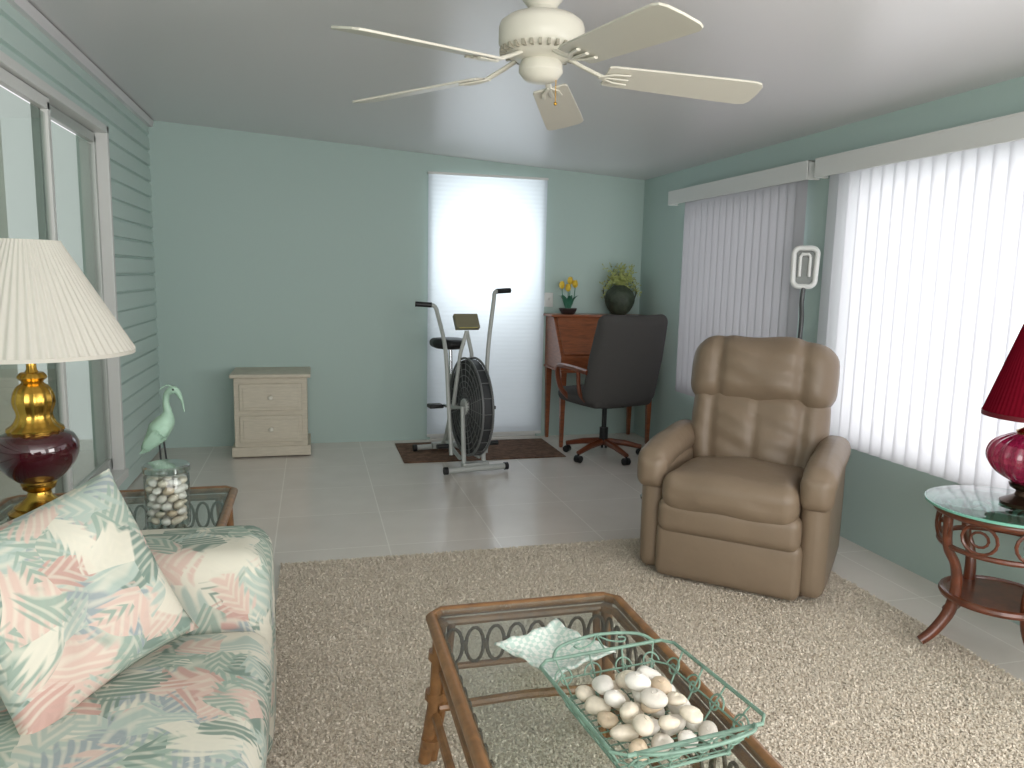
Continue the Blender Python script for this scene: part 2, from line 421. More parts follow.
# windows
for i, w in enumerate((W1, W2, W_FILL)):  # last frame sits in the added, unseen fill-light opening
    f = MB(); x = XR+.09
    f.box((x, w[0]+.025, (WZ[0]+WZ[1])/2), (.05, .05, WZ[1]-WZ[0])); f.box((x, w[1]-.025, (WZ[0]+WZ[1])/2), (.05, .05, WZ[1]-WZ[0]))
    f.box((x, (w[0]+w[1])/2, WZ[0]+.025), (.05, w[1]-w[0], .05)); f.box((x, (w[0]+w[1])/2, WZ[1]-.025), (.05, w[1]-w[0], .05))
    wo = f.build('window_%d' % (i+1), WHITE, kind='structure', smooth=False)
    MB().box((XR+.04, (w[0]+w[1])/2, WZ[0]+.008), (.1, w[1]-w[0]-.004, .016)).build('window_sill', WHITE, wo, smooth=False)
def vblind(w, ang, mt, label, y0v, y1v, s0, s1, sp=.072, curve=.009, rnd=.05):
    cy = (w[0]+w[1])/2
    t = thing('vertical_blind', label, 'blind', (XR-.045, cy, 0))
    vb = MB(); vb.box((-.035, (y0v+y1v)/2-cy, 1.895), (.012, y1v-y0v, .10)); vb.box((.0, y0v-cy+.006, 1.895), (.08, .012, .10)); vb.box((.0, y1v-cy-.006, 1.895), (.08, .012, .10))
    vb.box((0.000, (y0v+y1v)/2-cy, 1.94), (.086, y1v-y0v, .01))
    vb.build('valance', WHITE, t, smooth=False, bevel=.003)
    s = MB(); y = s0+.03
    while y < s1-.02:
        a = -ang+random.uniform(-rnd, rnd); wd = .089
        d = Vector((math.sin(a), math.cos(a), 0)); n = Vector((-d.y, d.x, 0))
        def fn(u, v, y=y, d=d, n=n, wd=wd):
            q = d*((u-.5)*wd)+n*(curve*(1-(2*u-1)**2)); return (q.x+.004, y-cy+q.y, .485+v*1.40)
        s.grid(fn, 6, 1); y += sp
    s.build('slats', mt, t, ang=60)
    return t
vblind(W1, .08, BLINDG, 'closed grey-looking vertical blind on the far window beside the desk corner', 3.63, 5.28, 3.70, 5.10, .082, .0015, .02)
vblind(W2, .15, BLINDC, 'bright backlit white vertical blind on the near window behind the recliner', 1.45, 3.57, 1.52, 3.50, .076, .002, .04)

# ------------------------------------------------------------ rug
RX0, RX1, RY0, RY1 = -.15, 2.25, .25, 3.38
rt = thing('area_rug', 'large beige shag rug under the coffee table and recliner', 'rug', (1.05, 1.8, 0))
MB().box((0, (RY0+RY1)/2-1.8, .005), (RX1-RX0, RY1-RY0, .010)).build('backing', RUGB, rt, smooth=False)
vs, fs = [], []
nt_ = 260000
for i in range(nt_):
    x = random.uniform(RX0, RX1); y = RY0+(RY1-RY0)*random.random()
    if y < .9 and random.random() < .8: continue
    a = random.uniform(0, 2*PI); l = random.uniform(.005, .012); w = random.uniform(.0017, .0028); h = random.uniform(.005, .010)
    cx, cy = math.cos(a), math.sin(a); px, py = -cy*w, cx*w
    k = len(vs)
    X, Y = x-1.05, y-1.8
    vs += [(X-px, Y-py, .008), (X+px, Y+py, .008), (X+cx*l*.5+px*1.3, Y+cy*l*.5+py*1.3, .008+h), (X+cx*l*.5-px*1.3, Y+cy*l*.5-py*1.3, .008+h), (X+cx*l*1.4, Y+cy*l*1.4, .008+h*.95)]
    fs += [(k, k+1, k+2, k+3), (k+3, k+2, k+4)]
me = bpy.data.meshes.new('pile'); me.from_pydata(vs, [], fs); me.update()
pm = bpy.data.materials.new('shag_pile'); pm.use_nodes = True
n_ = pm.node_tree; bs = n_.nodes['Principled BSDF']; bs.inputs['Roughness'].default_value = .9; bs.inputs['Specular IOR Level'].default_value = .2
g1 = n_.nodes.new('ShaderNodeNewGeometry'); cr = n_.nodes.new('ShaderNodeValToRGB')
cr.color_ramp.elements[0].color = lin((203, 190, 171)); cr.color_ramp.elements[1].color = lin((232, 222, 206))
n_.links.new(g1.outputs['Random Per Island'], cr.inputs['Fac']); n_.links.new(cr.outputs['Color'], bs.inputs['Base Color'])
me.materials.append(pm)
po = bpy.data.objects.new('pile', me); COL.objects.link(po); po.parent = rt; po['kind'] = 'stuff'

# ------------------------------------------------------------ sofa
t = thing('sofa', 'floral upholstered sofa with rolled arm at left foreground', 'sofa', (-.585, 1.19, 0))
MB().rbox((.0, 0, .18), (.90, 1.7, .28), .03).build('base', FLORAL, t)
for sy in (-1, 1):
    MB().rbox((.0, sy*.80, .33), (.94, .30, .58), .065, puff=(.006, .008, .010)).build('arm', FLORAL, t)
    cu = MB().rbox((.09, sy*.325, .375), (.77, .645, .16), .055, puff=(.012, .004, .032)).build('seat_cushion', FLORAL, t)
    pp = MB()
    for z in (.315, .432):
        pp.tube([(x_, y_+sy*.325, z) for (x_, y_) in [(-.28, -.305), (.43, -.305), (.460, -.28), (.460, .28), (.43, .305), (-.28, .305)]], .006, 6, closed=True)
    pp.build('piping', FLORAL, cu)
    MB().rbox((-.26, sy*.325, .62), (.18, .64, .44), .08, puff=(.02, 0, .01), rot=rotm(0, -.12, 0)).build('back_cushion', FLORAL, t)
MB().rbox((-.37, 0, .44), (.19, 1.88, .72), .07).build('backrest', FLORAL, t)
for sx in (-.38, .4):
    for sy in (-.85, .85): MB().lathe([(.001, 0), (.02, 0), (.028, .06), (.001, .06)], (sx, sy, 0), 12).build('foot', WOOD, t)

def pillow(loc, ex, ez, size, label, T=.07):
    n = 28; s = MB()
    for sg in (1, -1):
        def fn(u, v, sg=sg):
            x, y = 2*u-1, 2*v-1
            th = T*(max(0, (1-x**4)*(1-y**4)))**.55*(1-.25*(x*x+y*y)/2)
            kx = 1-.08*(1-y*y)*abs(x); ky = 1-.08*(1-x*x)*abs(y)
            wr = (.010*math.sin(7*x+3*y)*math.sin(6*y-2*x)+.010*math.sin(4*x-5*y))*(1-x*x)*(1-y*y)
            bend = -.025*(x*x)+.02*y*abs(y)
            return (x*size/2*kx, sg*th+wr+bend, y*size/2*ky)
        s.grid(fn, n, n)
    bmesh.ops.remove_doubles(s.bm, verts=s.bm.verts, dist=.0005)
    po = s.build('throw_pillow', FLORAL, ang=80)
    ex = Vector(ex).normalized(); ez = Vector(ez); ez = (ez-ex*ez.dot(ex)).normalized(); ey = ez.cross(ex)
    mm = Matrix((ex, ey, ez)).transposed().to_4x4(); mm.translation = Vector(loc); po.matrix_world = mm
    tag(po, label, 'pillow')
    return po
pillow((-.480, 1.600, .650), (.58, .76, .16), (-.34, .12, .90), .40, 'large floral throw pillow leaning on the sofa with its pointed corner up', .07)

# ------------------------------------------------------------ rattan tables
def rattan_table(name, label, x0, x1, y0, y1, H, legdrop=True):
    cx, cy = (x0+x1)/2, (y0+y1)/2; hx, hy = (x1-x0)/2, (y1-y0)/2
    t = thing(name, label, 'table', (cx, cy, .0))
    def rect(hx, hy, z, r=.03):
        return [(-hx+r, -hy, z), (hx-r, -hy, z), (hx, -hy+r, z), (hx, hy-r, z), (hx-r, hy, z), (-hx+r, hy, z), (-hx, hy-r, z), (-hx, -hy+r, z)]
    f = MB(); f.tube(rect(hx-.014, hy-.014, H-.014), .014, 10, True); f.tube(rect(hx-.028, hy-.028, H-.038), .011, 8, True)
    f.build('top_frame', RATTAN, t)
    MB().box((0, 0, H-.008), (2*hx-.055, 2*hy-.055, .008)).build('glass_top', GLASS, t, smooth=False)
    f = MB(); zb = H-.155
    f.tube(rect(hx-.04, hy-.04, zb), .009, 8, True)
    f.build('lower_rail', RATTAN, t)
    def side(p, q):
        p, q = Vector(p), Vector(q); L = (q-p).length; n = max(4, int(L/.050)); l = MB(); dr = (q-p)/n
        z_lo, z_hi = zb+.01, H-.05; mid = (z_lo+z_hi)/2; hh = (z_hi-z_lo)/2
        for i in range(n):
            c = p+dr*(i+.5)
            ring = [(c.x+dr.x*.42*math.cos(a), c.y+dr.y*.42*math.cos(a), mid+hh*.98*math.sin(a)) for a in [2*PI*k/14 for k in range(14)]]
            l.tube(ring, .0048, 6, True)
        for i in range(1, n):
            c = p+dr*i
            l.tube([(c.x, c.y, mid-.012), (c.x, c.y, mid+.012)], .006, 6)
        l.build('lattice_panel', LATT, t)
    a, bb = hx-.045, hy-.045
    side((-a, bb, 0), (a, bb, 0)); side((-a, -bb, 0), (a, -bb, 0)); side((-a, -bb, 0), (-a, bb, 0)); side((a, -bb, 0), (a, bb, 0))
    for sx in (-1, 1):
        for sy in (-1, 1):
            l = MB()
            l.tube([(sx*(hx-.04), sy*(hy-.03), H-.03), (sx*(hx-.03), sy*(hy-.03), H*.5), (sx*(hx-.005), sy*(hy-.01), .012)], [.017, .016, .018], 10)
            l.tube([(sx*(hx-.07), sy*(hy-.03), H-.04), (sx*(hx-.055), sy*(hy-.03), H*.5), (sx*(hx-.028), sy*(hy-.012), .014)], .011, 8)
            for zz, ox in ((.06, .020), (.19, .030), (.30, .038)):
                l.tube([(sx*(hx-ox), sy*(hy-.02), zz), (sx*(hx-ox-.001), sy*(hy-.02), zz+.022)], .027, 10)
            l.build('leg', RATTAN, t)
    s = MB()
    for sy in (-1, 1): s.tube([(-hx+.04, sy*(hy-.03), .17), (0, sy*(hy-.05), .19), (hx-.04, sy*(hy-.03), .17)], .012, 8)
    for sx in (-1, 1): s.tube([(sx*(hx-.03), -hy+.04, .15), (sx*(hx-.03), hy-.04, .15)], .012, 8)
    s.build('stretcher', RATTAN, t)
    return t
CT = .44; ET = .525
ct = rattan_table('coffee_table', 'long rattan coffee table with inset glass top on the shag rug', .265, .80, .62, 1.855, CT)
ct.location.z = .014
rattan_table('end_table', 'rattan end table with glass top beside the sofa arm', -1.02, -.27, 2.20, 2.87, ET)

# dish on coffee table
t_ = MB()
def dfn(u, v):
    x, y = 2*u-1, 2*v-1
    e = max(abs(x), abs(y))
    return (x*.094*(1-.14*(1-y*y)), y*.094*(1-.14*(1-x*x)), .004+.034*e**2.2+.003*math.sin(9*x)*e*e+.003*math.sin(9*y)*e*e+.001*math.sin(20*x)*math.sin(20*y))
t_.grid(dfn, 28, 28)
dish = t_.build('dish', WHITE, None, solid=.007, ang=70)
dm = bpy.data.materials.new('woven_white'); dm.use_nodes = True; nn = dm.node_tree
tc = nn.nodes.new('ShaderNodeTexCoord'); ck = nn.nodes.new('ShaderNodeTexChecker'); ck.inputs['Scale'].default_value = 90
ck.inputs['Color1'].default_value = lin((220, 224, 216)); ck.inputs['Color2'].default_value = lin((184, 204, 194))
nn.links.new(tc.outputs['Object'], ck.inputs['Vector']); nn.links.new(ck.outputs['Color'], nn.nodes['Principled BSDF'].inputs['Base Color']); nn.nodes['Principled BSDF'].inputs['Roughness'].default_value = .25
dish.data.materials[0] = dm
dish.location = (.508, 1.505, CT+.0150); dish.rotation_euler = (0, 0, .45)
tag(dish, 'white woven-pattern square dish with raised rim on coffee table', 'dish')

# green wire basket
bx, by, bz = .598, 1.225, CT+.0145; BR = .12
t = thing('wire_basket', 'green wire basket with scrolled sides holding shells on the coffee table', 'basket', (bx, by, bz), BR)
BL = .160
def rr(hx, hy, z, r=.02):
    return [(-hx+r, -hy, z), (hx-r, -hy, z), (hx, -hy+r, z), (hx, hy-r, z), (hx-r, hy, z), (-hx+r, hy, z), (-hx, hy-r, z), (-hx, -hy+r, z)]
MB().tube(rr(.155, BL+.003, .080), .0038, 8, True).build('rim', WIREG, t)
w = MB(); w.tube(rr(.112, .128, .012), .003, 8, True); w.tube(rr(.131, .145, .045), .0022, 6, True)
for i in range(-5, 6):
    w.tube([(i*.019, -.128, .012), (i*.019, .128, .012)], .0016, 6)
for i in range(-6, 7):
    w.tube([(-.110, i*.020, .0125), (.110, i*.020, .0125)], .0016, 6)
w.build('wire_body', WIREG, t)
def scroll(w, c, ax, n, s=1, flip=1):
    c = Vector(c); ax = Vector(ax); n = Vector(n); pts = []
    for k in range(26):
        a = k/25*3.4*PI/1.3; r = .017*s*(1-k/25*.8)
        pts.append(c+ax*(r*math.cos(a)*flip)+n*(r*math.sin(a)))
    w.tube(pts, .002, 6)
for sy in (-1, 1):
    w = MB(); n = Vector((0, sy*.032, .068)).normalized()
    for i in (-3, -1, 1, 3):
        scroll(w, (i*.033, sy*.145, .046), (1, 0, 0), n, 1.3, 1 if i > 0 else -1)
        w.tube([(i*.03, sy*.128, .012), (i*.038, sy*BL, .080)], .002, 6)
    w.build('scrollwork', WIREG, t)
for sx in (-1, 1):
    w = MB(); n = Vector((sx*.038, 0, .068)).normalized()
    for i in (-3, -1, 1, 3):
        scroll(w, (sx*.132, i*.036, .046), (0, 1, 0), n, 1.3, 1 if i > 0 else -1)
        w.tube([(sx*.112, i*.030, .012), (sx*.154, i*.036, .080)], .002, 6)
    w.build('scrollwork', WIREG, t)
for sy in (-1, 1):
    h = MB(); h.tube(spline([(-.12, sy*BL, .08), (-.09, sy*(BL+.03), .090), (0, sy*(BL+.045), .094), (.09, sy*(BL+.03), .090), (.12, sy*BL, .08)], 6), .0035, 8)
    for i in (-1, 1): h.tube(spline([(0, sy*(BL+.045), .094), (i*.02, sy*(BL+.025), .088), (i*.05, sy*(BL+.016), .085), (i*.06, sy*(BL+.027), .087), (i*.045, sy*(BL+.03), .089)], 5), .002, 6)
    h.tube([(0, sy*BL, .08), (0, sy*(BL+.045), .094)], .002, 6)
    h.build('handle', WIREG, t)
for sx in (-1, 1):
    for sy in (-1, 1):
        MB().sph((sx*.1, sy*.120, .006), .006, 8).build('foot', WIREG, t)

# shells
def clam_mesh():
    s = MB(); n = 24
    for sg in (1, -1):
        def fn(u, v, sg=sg):
            a = (v-.5)*2*PI; r = u
            rib = 1+.03*math.sin(14*a)*u
            x = r*math.cos(a)*rib*(1.0); y = r*math.sin(a)*rib*(.85+.15*math.cos(a))
            return (x-.15*u, y, sg*.50*math.sqrt(max(0, 1-u**2.4))*(1+.25*math.cos(a)*(-1)))
        s.grid(fn, 8, n)
    bmesh.ops.remove_doubles(s.bm, verts=s.bm.verts, dist=.004)
    o = s.build('x', SHELLS[0], ang=100); me = o.data; bpy.data.objects.remove(o); return me
def cowrie_mesh():
    s = MB(); s.rbox((0, 0, 0), (2.0, 1.5, 1.15), .56, puff=(.12, .08, .1), fn=lambda v: Vector((v.x, v.y*(1-.18*v.x), v.z*(1-.14*v.x))), n=3)
    s.tube([(-.7, 0, -.58), (0, .05, -.64), (.7, 0, -.54)], [.03, .07, .03], 6)
    o = s.build('x', SHELLS[0], ang=100); me = o.data; bpy.data.objects.remove(o); return me
def moon_mesh():
    s = MB(); n = 26
    def fn(u, v):
        th = u*PI; a = v*2*PI
        r = 1+.10*math.cos(a-1.0)+.05*math.sin(3*th)*math.cos(a)
        return (r*math.sin(th)*math.cos(a), .88*r*math.sin(th)*math.sin(a), .72*math.cos(th)+.12*math.sin(th)*math.cos(a))
    s.grid(fn, 16, n)
    bmesh.ops.remove_doubles(s.bm, verts=s.bm.verts, dist=.004)
    pts = [((.10+.42*k/20)*math.cos(.35*k), (.10+.42*k/20)*.9*math.sin(.35*k), .73-.28*(k/20)**2) for k in range(21)]
    s.tube(pts, [.07, .05, .02], 6)
    o = s.build('x', SHELLS[0], ang=100); me = o.data; bpy.data.objects.remove(o); return me
protos = []
for fn_ in (clam_mesh, cowrie_mesh, moon_mesh):
    me = fn_()
    row = []
    for mt in SHELLS:
        m2 = me.copy(); m2.materials.clear(); m2.materials.append(mt); row.append(m2)
    protos.append(row)
KIND = ['clam', 'oval', 'rounded']; CN = ['cream', 'tan', 'white', 'grey']
def shell(loc, sz, grp, where, kk=None):
    k = random.choice((0, 1, 2, 2)) if kk is None else kk; c = random.choice((0, 0, 0, 1, 2, 2, 2, 3))
    o = bpy.data.objects.new('seashell', protos[k][c]); COL.objects.link(o)
    o.location = loc; o.scale = (sz*random.uniform(.95, 1.12), sz*random.uniform(.9, 1.05), sz*random.uniform(.85, 1)); o.rotation_euler = (random.uniform(-.4, .4), random.uniform(-.4, .4), random.uniform(0, 6.3))
    tag(o, '%s %s seashell %s' % (CN[c], KIND[k], where), 'shell', grp)
rotB = rotm(0, 0, BR)
for lay, (nx, ny, sp, z) in enumerate(((4, 5, .050, .034), (3, 4, .052, .060), (1, 2, .056, .082))):
    for i in range(nx):
        for j in range(ny):
            p = Vector(((i-(nx-1)/2)*sp+random.uniform(-.003, .003), (j-(ny-1)/2)*sp*.97+random.uniform(-.003, .003), 0)); p = rotB @ p
            shell((bx+p.x, by+p.y, bz+z+random.uniform(-.002, .003)), random.uniform(.020, .0245), 'seashells heaped in the green wire basket', 'heaped in green wire basket')

# jar
jx, jy = -.435, 2.43
t = thing('glass_jar', 'clear lidded glass jar filled with seashells on end table', 'jar', (jx, jy, ET))
MB().lathe([(.0, .001), (.060, .001), (.064, .008), (.064, .158), (.060, .166)], (0, 0, 0), 32).build('body', GLASS_J, t)
MB().lathe([(.0, .1665), (.061, .166), (.067, .170), (.067, .186), (.062, .191), (0, .193)], (0, 0, 0), 32).build('lid', GLASS_L, t)
for z in range(6):
    for k in range(9):
        a = k*2*PI/8+z*.45; r = .042 if k < 8 else 0
        shell((jx+r*math.cos(a), jy+r*math.sin(a), ET+.022+z*.0235), random.uniform(.0145, .0170), 'small seashells inside the glass jar', 'packed inside the glass jar')

# egret
t = thing('bird_figurine', 'pale green metal wading bird figurine behind the jar', 'figurine', (-.475, 2.66, ET), .1)
body = MB()
pth = spline([(-.072, 0, .19), (-.045, 0, .218), (-.018, 0, .25), (.004, 0, .282), (.010, 0, .31), (.006, 0, .340), (.011, 0, .370), (.028, 0, .382), (.042, 0, .374), (.055, 0, .344), (.060, 0, .308)], 5)
body.tube(pth, [.003, .020, .036, .029, .014, .010, .010, .015, .010, .004, .0015], 14)
body.build('body', VERD, t, ang=80)
for sy in (-1, 1):
    wg = MB()
    wg.sph((-.026, sy*.030, .232), (.052, .009, .022), 14, rotm(0, -.8, 0))
    for k in range(4): wg.tube([(-.018+.007*k, sy*.035, .254-.008*k), (-.076+.008*k, sy*.020, .178+.002*k)], [.007, .002], 6)
    wg.build('wing', VERD, t)
    MB().tube([(-.012+sy*.006, sy*.010, .215), (-.006+sy*.008, sy*.010, .12), (-.012+sy*.010, sy*.011, .012)], .003, 8).build('leg', BLACK, t)
MB().sph((.030, -.014, .385), .0035, 8).build('eye', BLACK, t)
MB().tube(spline([(.026, 0, .392), (.010, 0, .398), (-.012, 0, .384)], 4), [.004, .001], 6).build('crest', VERD, t)
MB().disc([(.04, 0), (.04, .008), (.034, .013)], (0, 0, 0), 24).build('stand', VERD, t)

# lamps
def prof_smooth(p, k=4):
    q = spline([(a, 0, b_) for a, b_ in p], k); return [(max(v.x, .0003), v.z) for v in q]
t = thing('table_lamp', 'brass and burgundy table lamp with pleated cream shade beside sofa', 'lamp', (-.84, 2.62, ET))
MB().disc([(.085, 0), (.088, .012), (.070, .022), (.072, .030), (.05, .045), (.035, .06), (.032, .075), (.045, .085), (.05, .10), (.04, .112)], (0, 0, 0), 32).build('foot', BRASS, t)
MB().lathe(prof_smooth([(.04, .10), (.075, .125), (.108, .17), (.118, .215), (.105, .25), (.07, .268), (.045, .272)]), (0, 0, 0), 40).build('body', BURG, t)
MB().disc(prof_smooth([(.072, .262), (.078, .275), (.06, .29), (.048, .32), (.058, .36), (.048, .40), (.028, .42), (.040, .435), (.03, .45), (.014, .46), (.014, .55)], 3), (0, 0, 0), 60, mod=(14, .04)).build('neck', BRASS, t)
sh = MB().lathe([(.285, .515), (.287, .522), (.10, .845), (.098, .852)], (0, 0, 0), 384, mod=(64, .018)).build('shade', SHADE, t, ang=80)
MB().lathe([(.286, .508), (.290, .508), (.290, .520), (.286, .520)], (0, 0, 0), 72, closed=True).build('shade_band', SHADE, sh)
MB().sph((0, 0, .60), (.032, .032, .045), 14).build('bulb', WHITE, t)
hp = MB(); hp.tube(spline([(0, 0, .55), (.05, 0, .62), (.05, 0, .76), (0, 0, .835), (-.05, 0, .76), (-.05, 0, .62)], 5, True), .002, 6, True); hp.build('harp', BRASS, t)

# right round table
TT = .55
tx, ty = 2.335, 2.045; RT = .252
t = thing('round_side_table', 'round glass-topped dark rattan side table by the right window', 'table', (tx, ty, 0))
MB().disc([(RT-.005, TT-.012), (RT, TT-.009), (RT, TT-.003), (RT-.005, TT)], (0, 0, 0), 64).build('glass_top', GLASS_G, t)
MB().lathe([(RT-.0015, TT-.0115), (RT+.0015, TT-.0105), (RT+.0015, TT-.0025), (RT-.0015, TT-.0015)], (0, 0, 0), 64, closed=True).build('glass_edge', GLASS_E, t)
def circ(r, z, n=36, c=(0, 0)): return [(c[0]+r*math.cos(2*PI*k/n), c[1]+r*math.sin(2*PI*k/n), z) for k in range(n)]
MB().tube(circ(.212, TT-.028), .015, 10, True).tube(circ(.195, TT-.15), .010, 8, True).build('top_ring', RATTAN_D, t)
l = MB()
for k in range(8):
    a0 = 2*PI*k/8+PI/8
    ax_ = Vector((-math.sin(a0), math.cos(a0), 0)); c0 = Vector((math.cos(a0), math.sin(a0), 0))*.200+Vector((0, 0, TT-.09))
    l.tube([c0+ax_*(.055*math.cos(q))+Vector((0, 0, .05*math.sin(q))) for q in [2*PI*j/16 for j in range(16)]], .006, 6, True)
    l.tube([c0+ax_*(.028*math.cos(q))+Vector((0, 0, .026*math.sin(q))) for q in [2*PI*j/12 for j in range(12)]], .005, 6, True)
l.build('scroll_band', RATTAN_D, t)
for k in range(4):
    a0 = 2*PI*k/4+math.radians(168); d = Vector((math.cos(a0), math.sin(a0), 0))
    prof = [(.205, TT-.03), (.197, TT-.15), (.162, .33), (.15, .25), (.165, .16), (.215, .085), (.262, .045)]
    MB().tube(spline([d*r+Vector((0, 0, z)) for r, z in prof], 5), [.016, .016, .017, .020, .021, .019, .017], 10).build('leg', RATTAN_D, t)
MB().disc([(.165, .205), (.165, .218)], (0, 0, 0), 40).tube(circ(.168, .212), .014, 8, True).build('shelf', RATTAN_D, t)
t = thing('table_lamp', 'cranberry glass lamp with dark red shade on round side table', 'lamp', (2.390, 2.025, TT))
MB().disc([(.075, 0), (.078, .012), (.06, .022), (.035, .035), (.03, .05), (.05, .062), (.055, .075), (.04, .085)], (0, 0, 0), 32).build('foot', M('aged_bronze', (74, 56, 44), .3, .8), t)
MB().disc(prof_smooth([(.045, .08), (.10, .115), (.128, .165), (.115, .215), (.07, .245), (.042, .255)]), (0, 0, 0), 120, mod=(20, .035)).build('body', CRAN, t)
MB().disc([(.045, .25), (.05, .26), (.03, .272), (.012, .28), (.012, .36)], (0, 0, 0), 24).build('neck', BRASS, t)
sh = MB().lathe([(.155, .315), (.157, .322), (.055, .655), (.053, .66)], (0, 0, 0), 240, mod=(60, .008)).build('shade', SHADE_R, t, ang=60)
MB().lathe([(.156, .31), (.159, .31), (.159, .326), (.156, .326)], (0, 0, 0), 64, closed=True).build('shade_band', M('red_trim', (100, 14, 28), .6), sh)
MB().disc([(.006, .655), (.010, .67), (.003, .69)], (0, 0, 0), 14).build('finial', BRASS, t)
MB().tube(spline([(0, 0, .35), (.04, 0, .42), (.04, 0, .58), (0, 0, .66), (-.04, 0, .58), (-.04, 0, .42)], 5, True), .002, 6, True).build('harp', BRASS, t)

# ------------------------------------------------------------ recliner
rc = thing('recliner', 'tan leather recliner with padded arms near the window', 'chair', (1.895, 2.975, .020), math.radians(-43))
rc.scale = (.91, .87, 1.0)
MB().rbox((0, .04, .185), (.70, .76, .37), .03).build('base', LEATHER, rc)
fr = MB(); fr.rbox((0, -.385, .125), (.66, .10, .24), .04, puff=(0, .015, 0)); fr.rbox((0, -.40, .285), (.64, .12, .15), .045, puff=(0, .015, 0))
fr.build('footrest', LEATHER, rc)
def wrinkle(v, k=1.0):
    return Vector((v.x, v.y+.004*k*math.sin(23*v.x+9*v.z)*math.sin(17*v.z-6*v.x)+.0018*k*math.sin(70*v.z+18*v.x)*math.sin(12*v.x+3), v.z+.004*k*math.sin(19*v.x+13*v.y)))
st = MB(); st.rbox((0, -.11, .375), (.610, .74, .17), .065, puff=(0, .018, .035), fn=lambda v: wrinkle(Vector((v.x, v.y, v.z-.06*v.y))), n=14)
st.build('seat', LEATHER, rc)
for sx in (-1, 1):
    am = MB(); am.rbox((sx*.365, -.01, .265), (.12, .76, .50), .05, puff=(.010, .012, 0))
    def fa(v): return wrinkle(Vector((v.x, v.y, v.z-.12*max(0, (-v.y-.12))**1.2*1.6+.02*max(0, v.y))), .8)
    ao = am.build('arm', LEATHER, rc)
    pd = MB(); pd.rbox((sx*.374, -.05, .525), (.145, .74, .12), .055, puff=(.005, .012, .014), fn=fa, n=12)
    pd.rbox((sx*.370, -.385, .462), (.136, .085, .15), .042, puff=(.005, .014, 0))
    pd.build('arm_pad', LEATHER, ao)
RB = rotm(math.radians(-13)); pv = Vector((0, .20, .42))
def bk(p): return pv+RB @ Vector(p)
MB().rbox(bk((0, .10, .24)), (.64, .13, .70), .06, rot=RB).build('back_shell', LEATHER, rc)
mb_ = MB()
def fcr(v):
    g = math.exp(-((v.x)/.022)**2)*(1 if v.z < .12 else .5); w2 = wrinkle(v, 1.8)
    g2 = math.exp(-((abs(v.x)-.225)/.026)**2)
    ta = 1-.12*max(0, -v.z/.25)
    return Vector((w2.x*ta, w2.y+(.012*g+.018*g2 if v.y < 0 else 0), w2.z))
mb_.rbox(bk((0, -.005, .12)), (.67, .20, .48), .07, puff=(.01, .045, .01), rot=RB, fn=fcr, n=36)
mb_.build('back_cushion', LEATHER, rc)
hd = MB()
def fhd(v):
    g2 = math.exp(-((abs(v.x)-.205)/.028)**2); w2 = wrinkle(v, 1.5)
    side = max(0, abs(v.x)-.20)/.15
    return Vector((w2.x, w2.y+((.020*g2) if v.y < 0 else 0), w2.z*(1-.03*g2)*(1-.04*side)-(.010*side)))
hd.rbox(bk((0, -.015, .440)), (.705, .24, .315), .085, puff=(.012, .040, .012), rot=RB, fn=fhd, n=36)
hd.build('headrest', LEATHER, rc)
MB().tube([(-.43, -.10, .28), (-.455, -.12, .28), (-.46, -.2, .29)], .008, 8).sph((-.46, -.22, .293), (.013, .032, .016), 12).build('lever', CHROME, rc, label='chrome lever')

# ------------------------------------------------------------ nightstand
ns = thing('nightstand', 'cream two-drawer nightstand against the back wall', 'cabinet', (-.29, 5.69, 0))
MB().box((0, 0, .305), (.49, .40, .52)).box((0, -.005, .045), (.53, .42, .07)).build('body', NSTAND, ns, smooth=False, bevel=.005)
MB().rbox((0, -.005, .578), (.54, .44, .028), .010, n=2).build('top', NSTAND, ns)
for z in (.205, .43):
    dr = MB().box((0, -.207, z), (.42, .018, .19)).build('drawer', NSTAND, ns, smooth=False, bevel=.006)
    MB().box((0, -.218, z), (.37, .006, .14)).build('panel', NSTAND, dr, smooth=False, bevel=.003)
    MB().disc([(.008, 0), (.008, .012), (.017, .02), (.015, .03), (.006, .033)], (0, -.219, z), 18, rotm(PI/2)).build('knob', CREAM, dr)

# ------------------------------------------------------------ desk
dk = thing('writing_desk', 'reddish wood slant-front desk in the back right corner', 'desk', (2.205, 5.655, 0))
yz = [(-.20, .60), (.22, .60), (.22, .995), (.02, .995), (-.20, .70)]
MB().prism([(-.385, y, z) for y, z in yz], (.77, 0, 0)).build('body', WOOD, dk, smooth=False, bevel=.004)
MB().rbox((0, .110, 1.003), (.82, .24, .02), .008, n=2).build('top', WOOD, dk)
lid = MB().box((0, -.095, .855), (.72, .345, .014), rotm(math.atan2(.295, .22))).build('slant_lid', WOOD, dk, smooth=False, bevel=.003)
MB().sph((0, -.200, .725), .010, 10).build('knob', BRASS, lid)
MB().box((0, -.01, .592), (.79, .45, .018)).build('moulding', WOOD, dk, smooth=False, bevel=.004)
for sx in (-1, 1):
    for y in (-.185, .19):
        MB().lathe([(.001, 0), (.016, 0), (.018, .02), (.026, .35), (.030, .52), (.032, .583), (.001, .583)], (sx*.36, y, 0), 4, rotm(0, 0, PI/4)).build('leg', WOOD, dk, smooth=False)

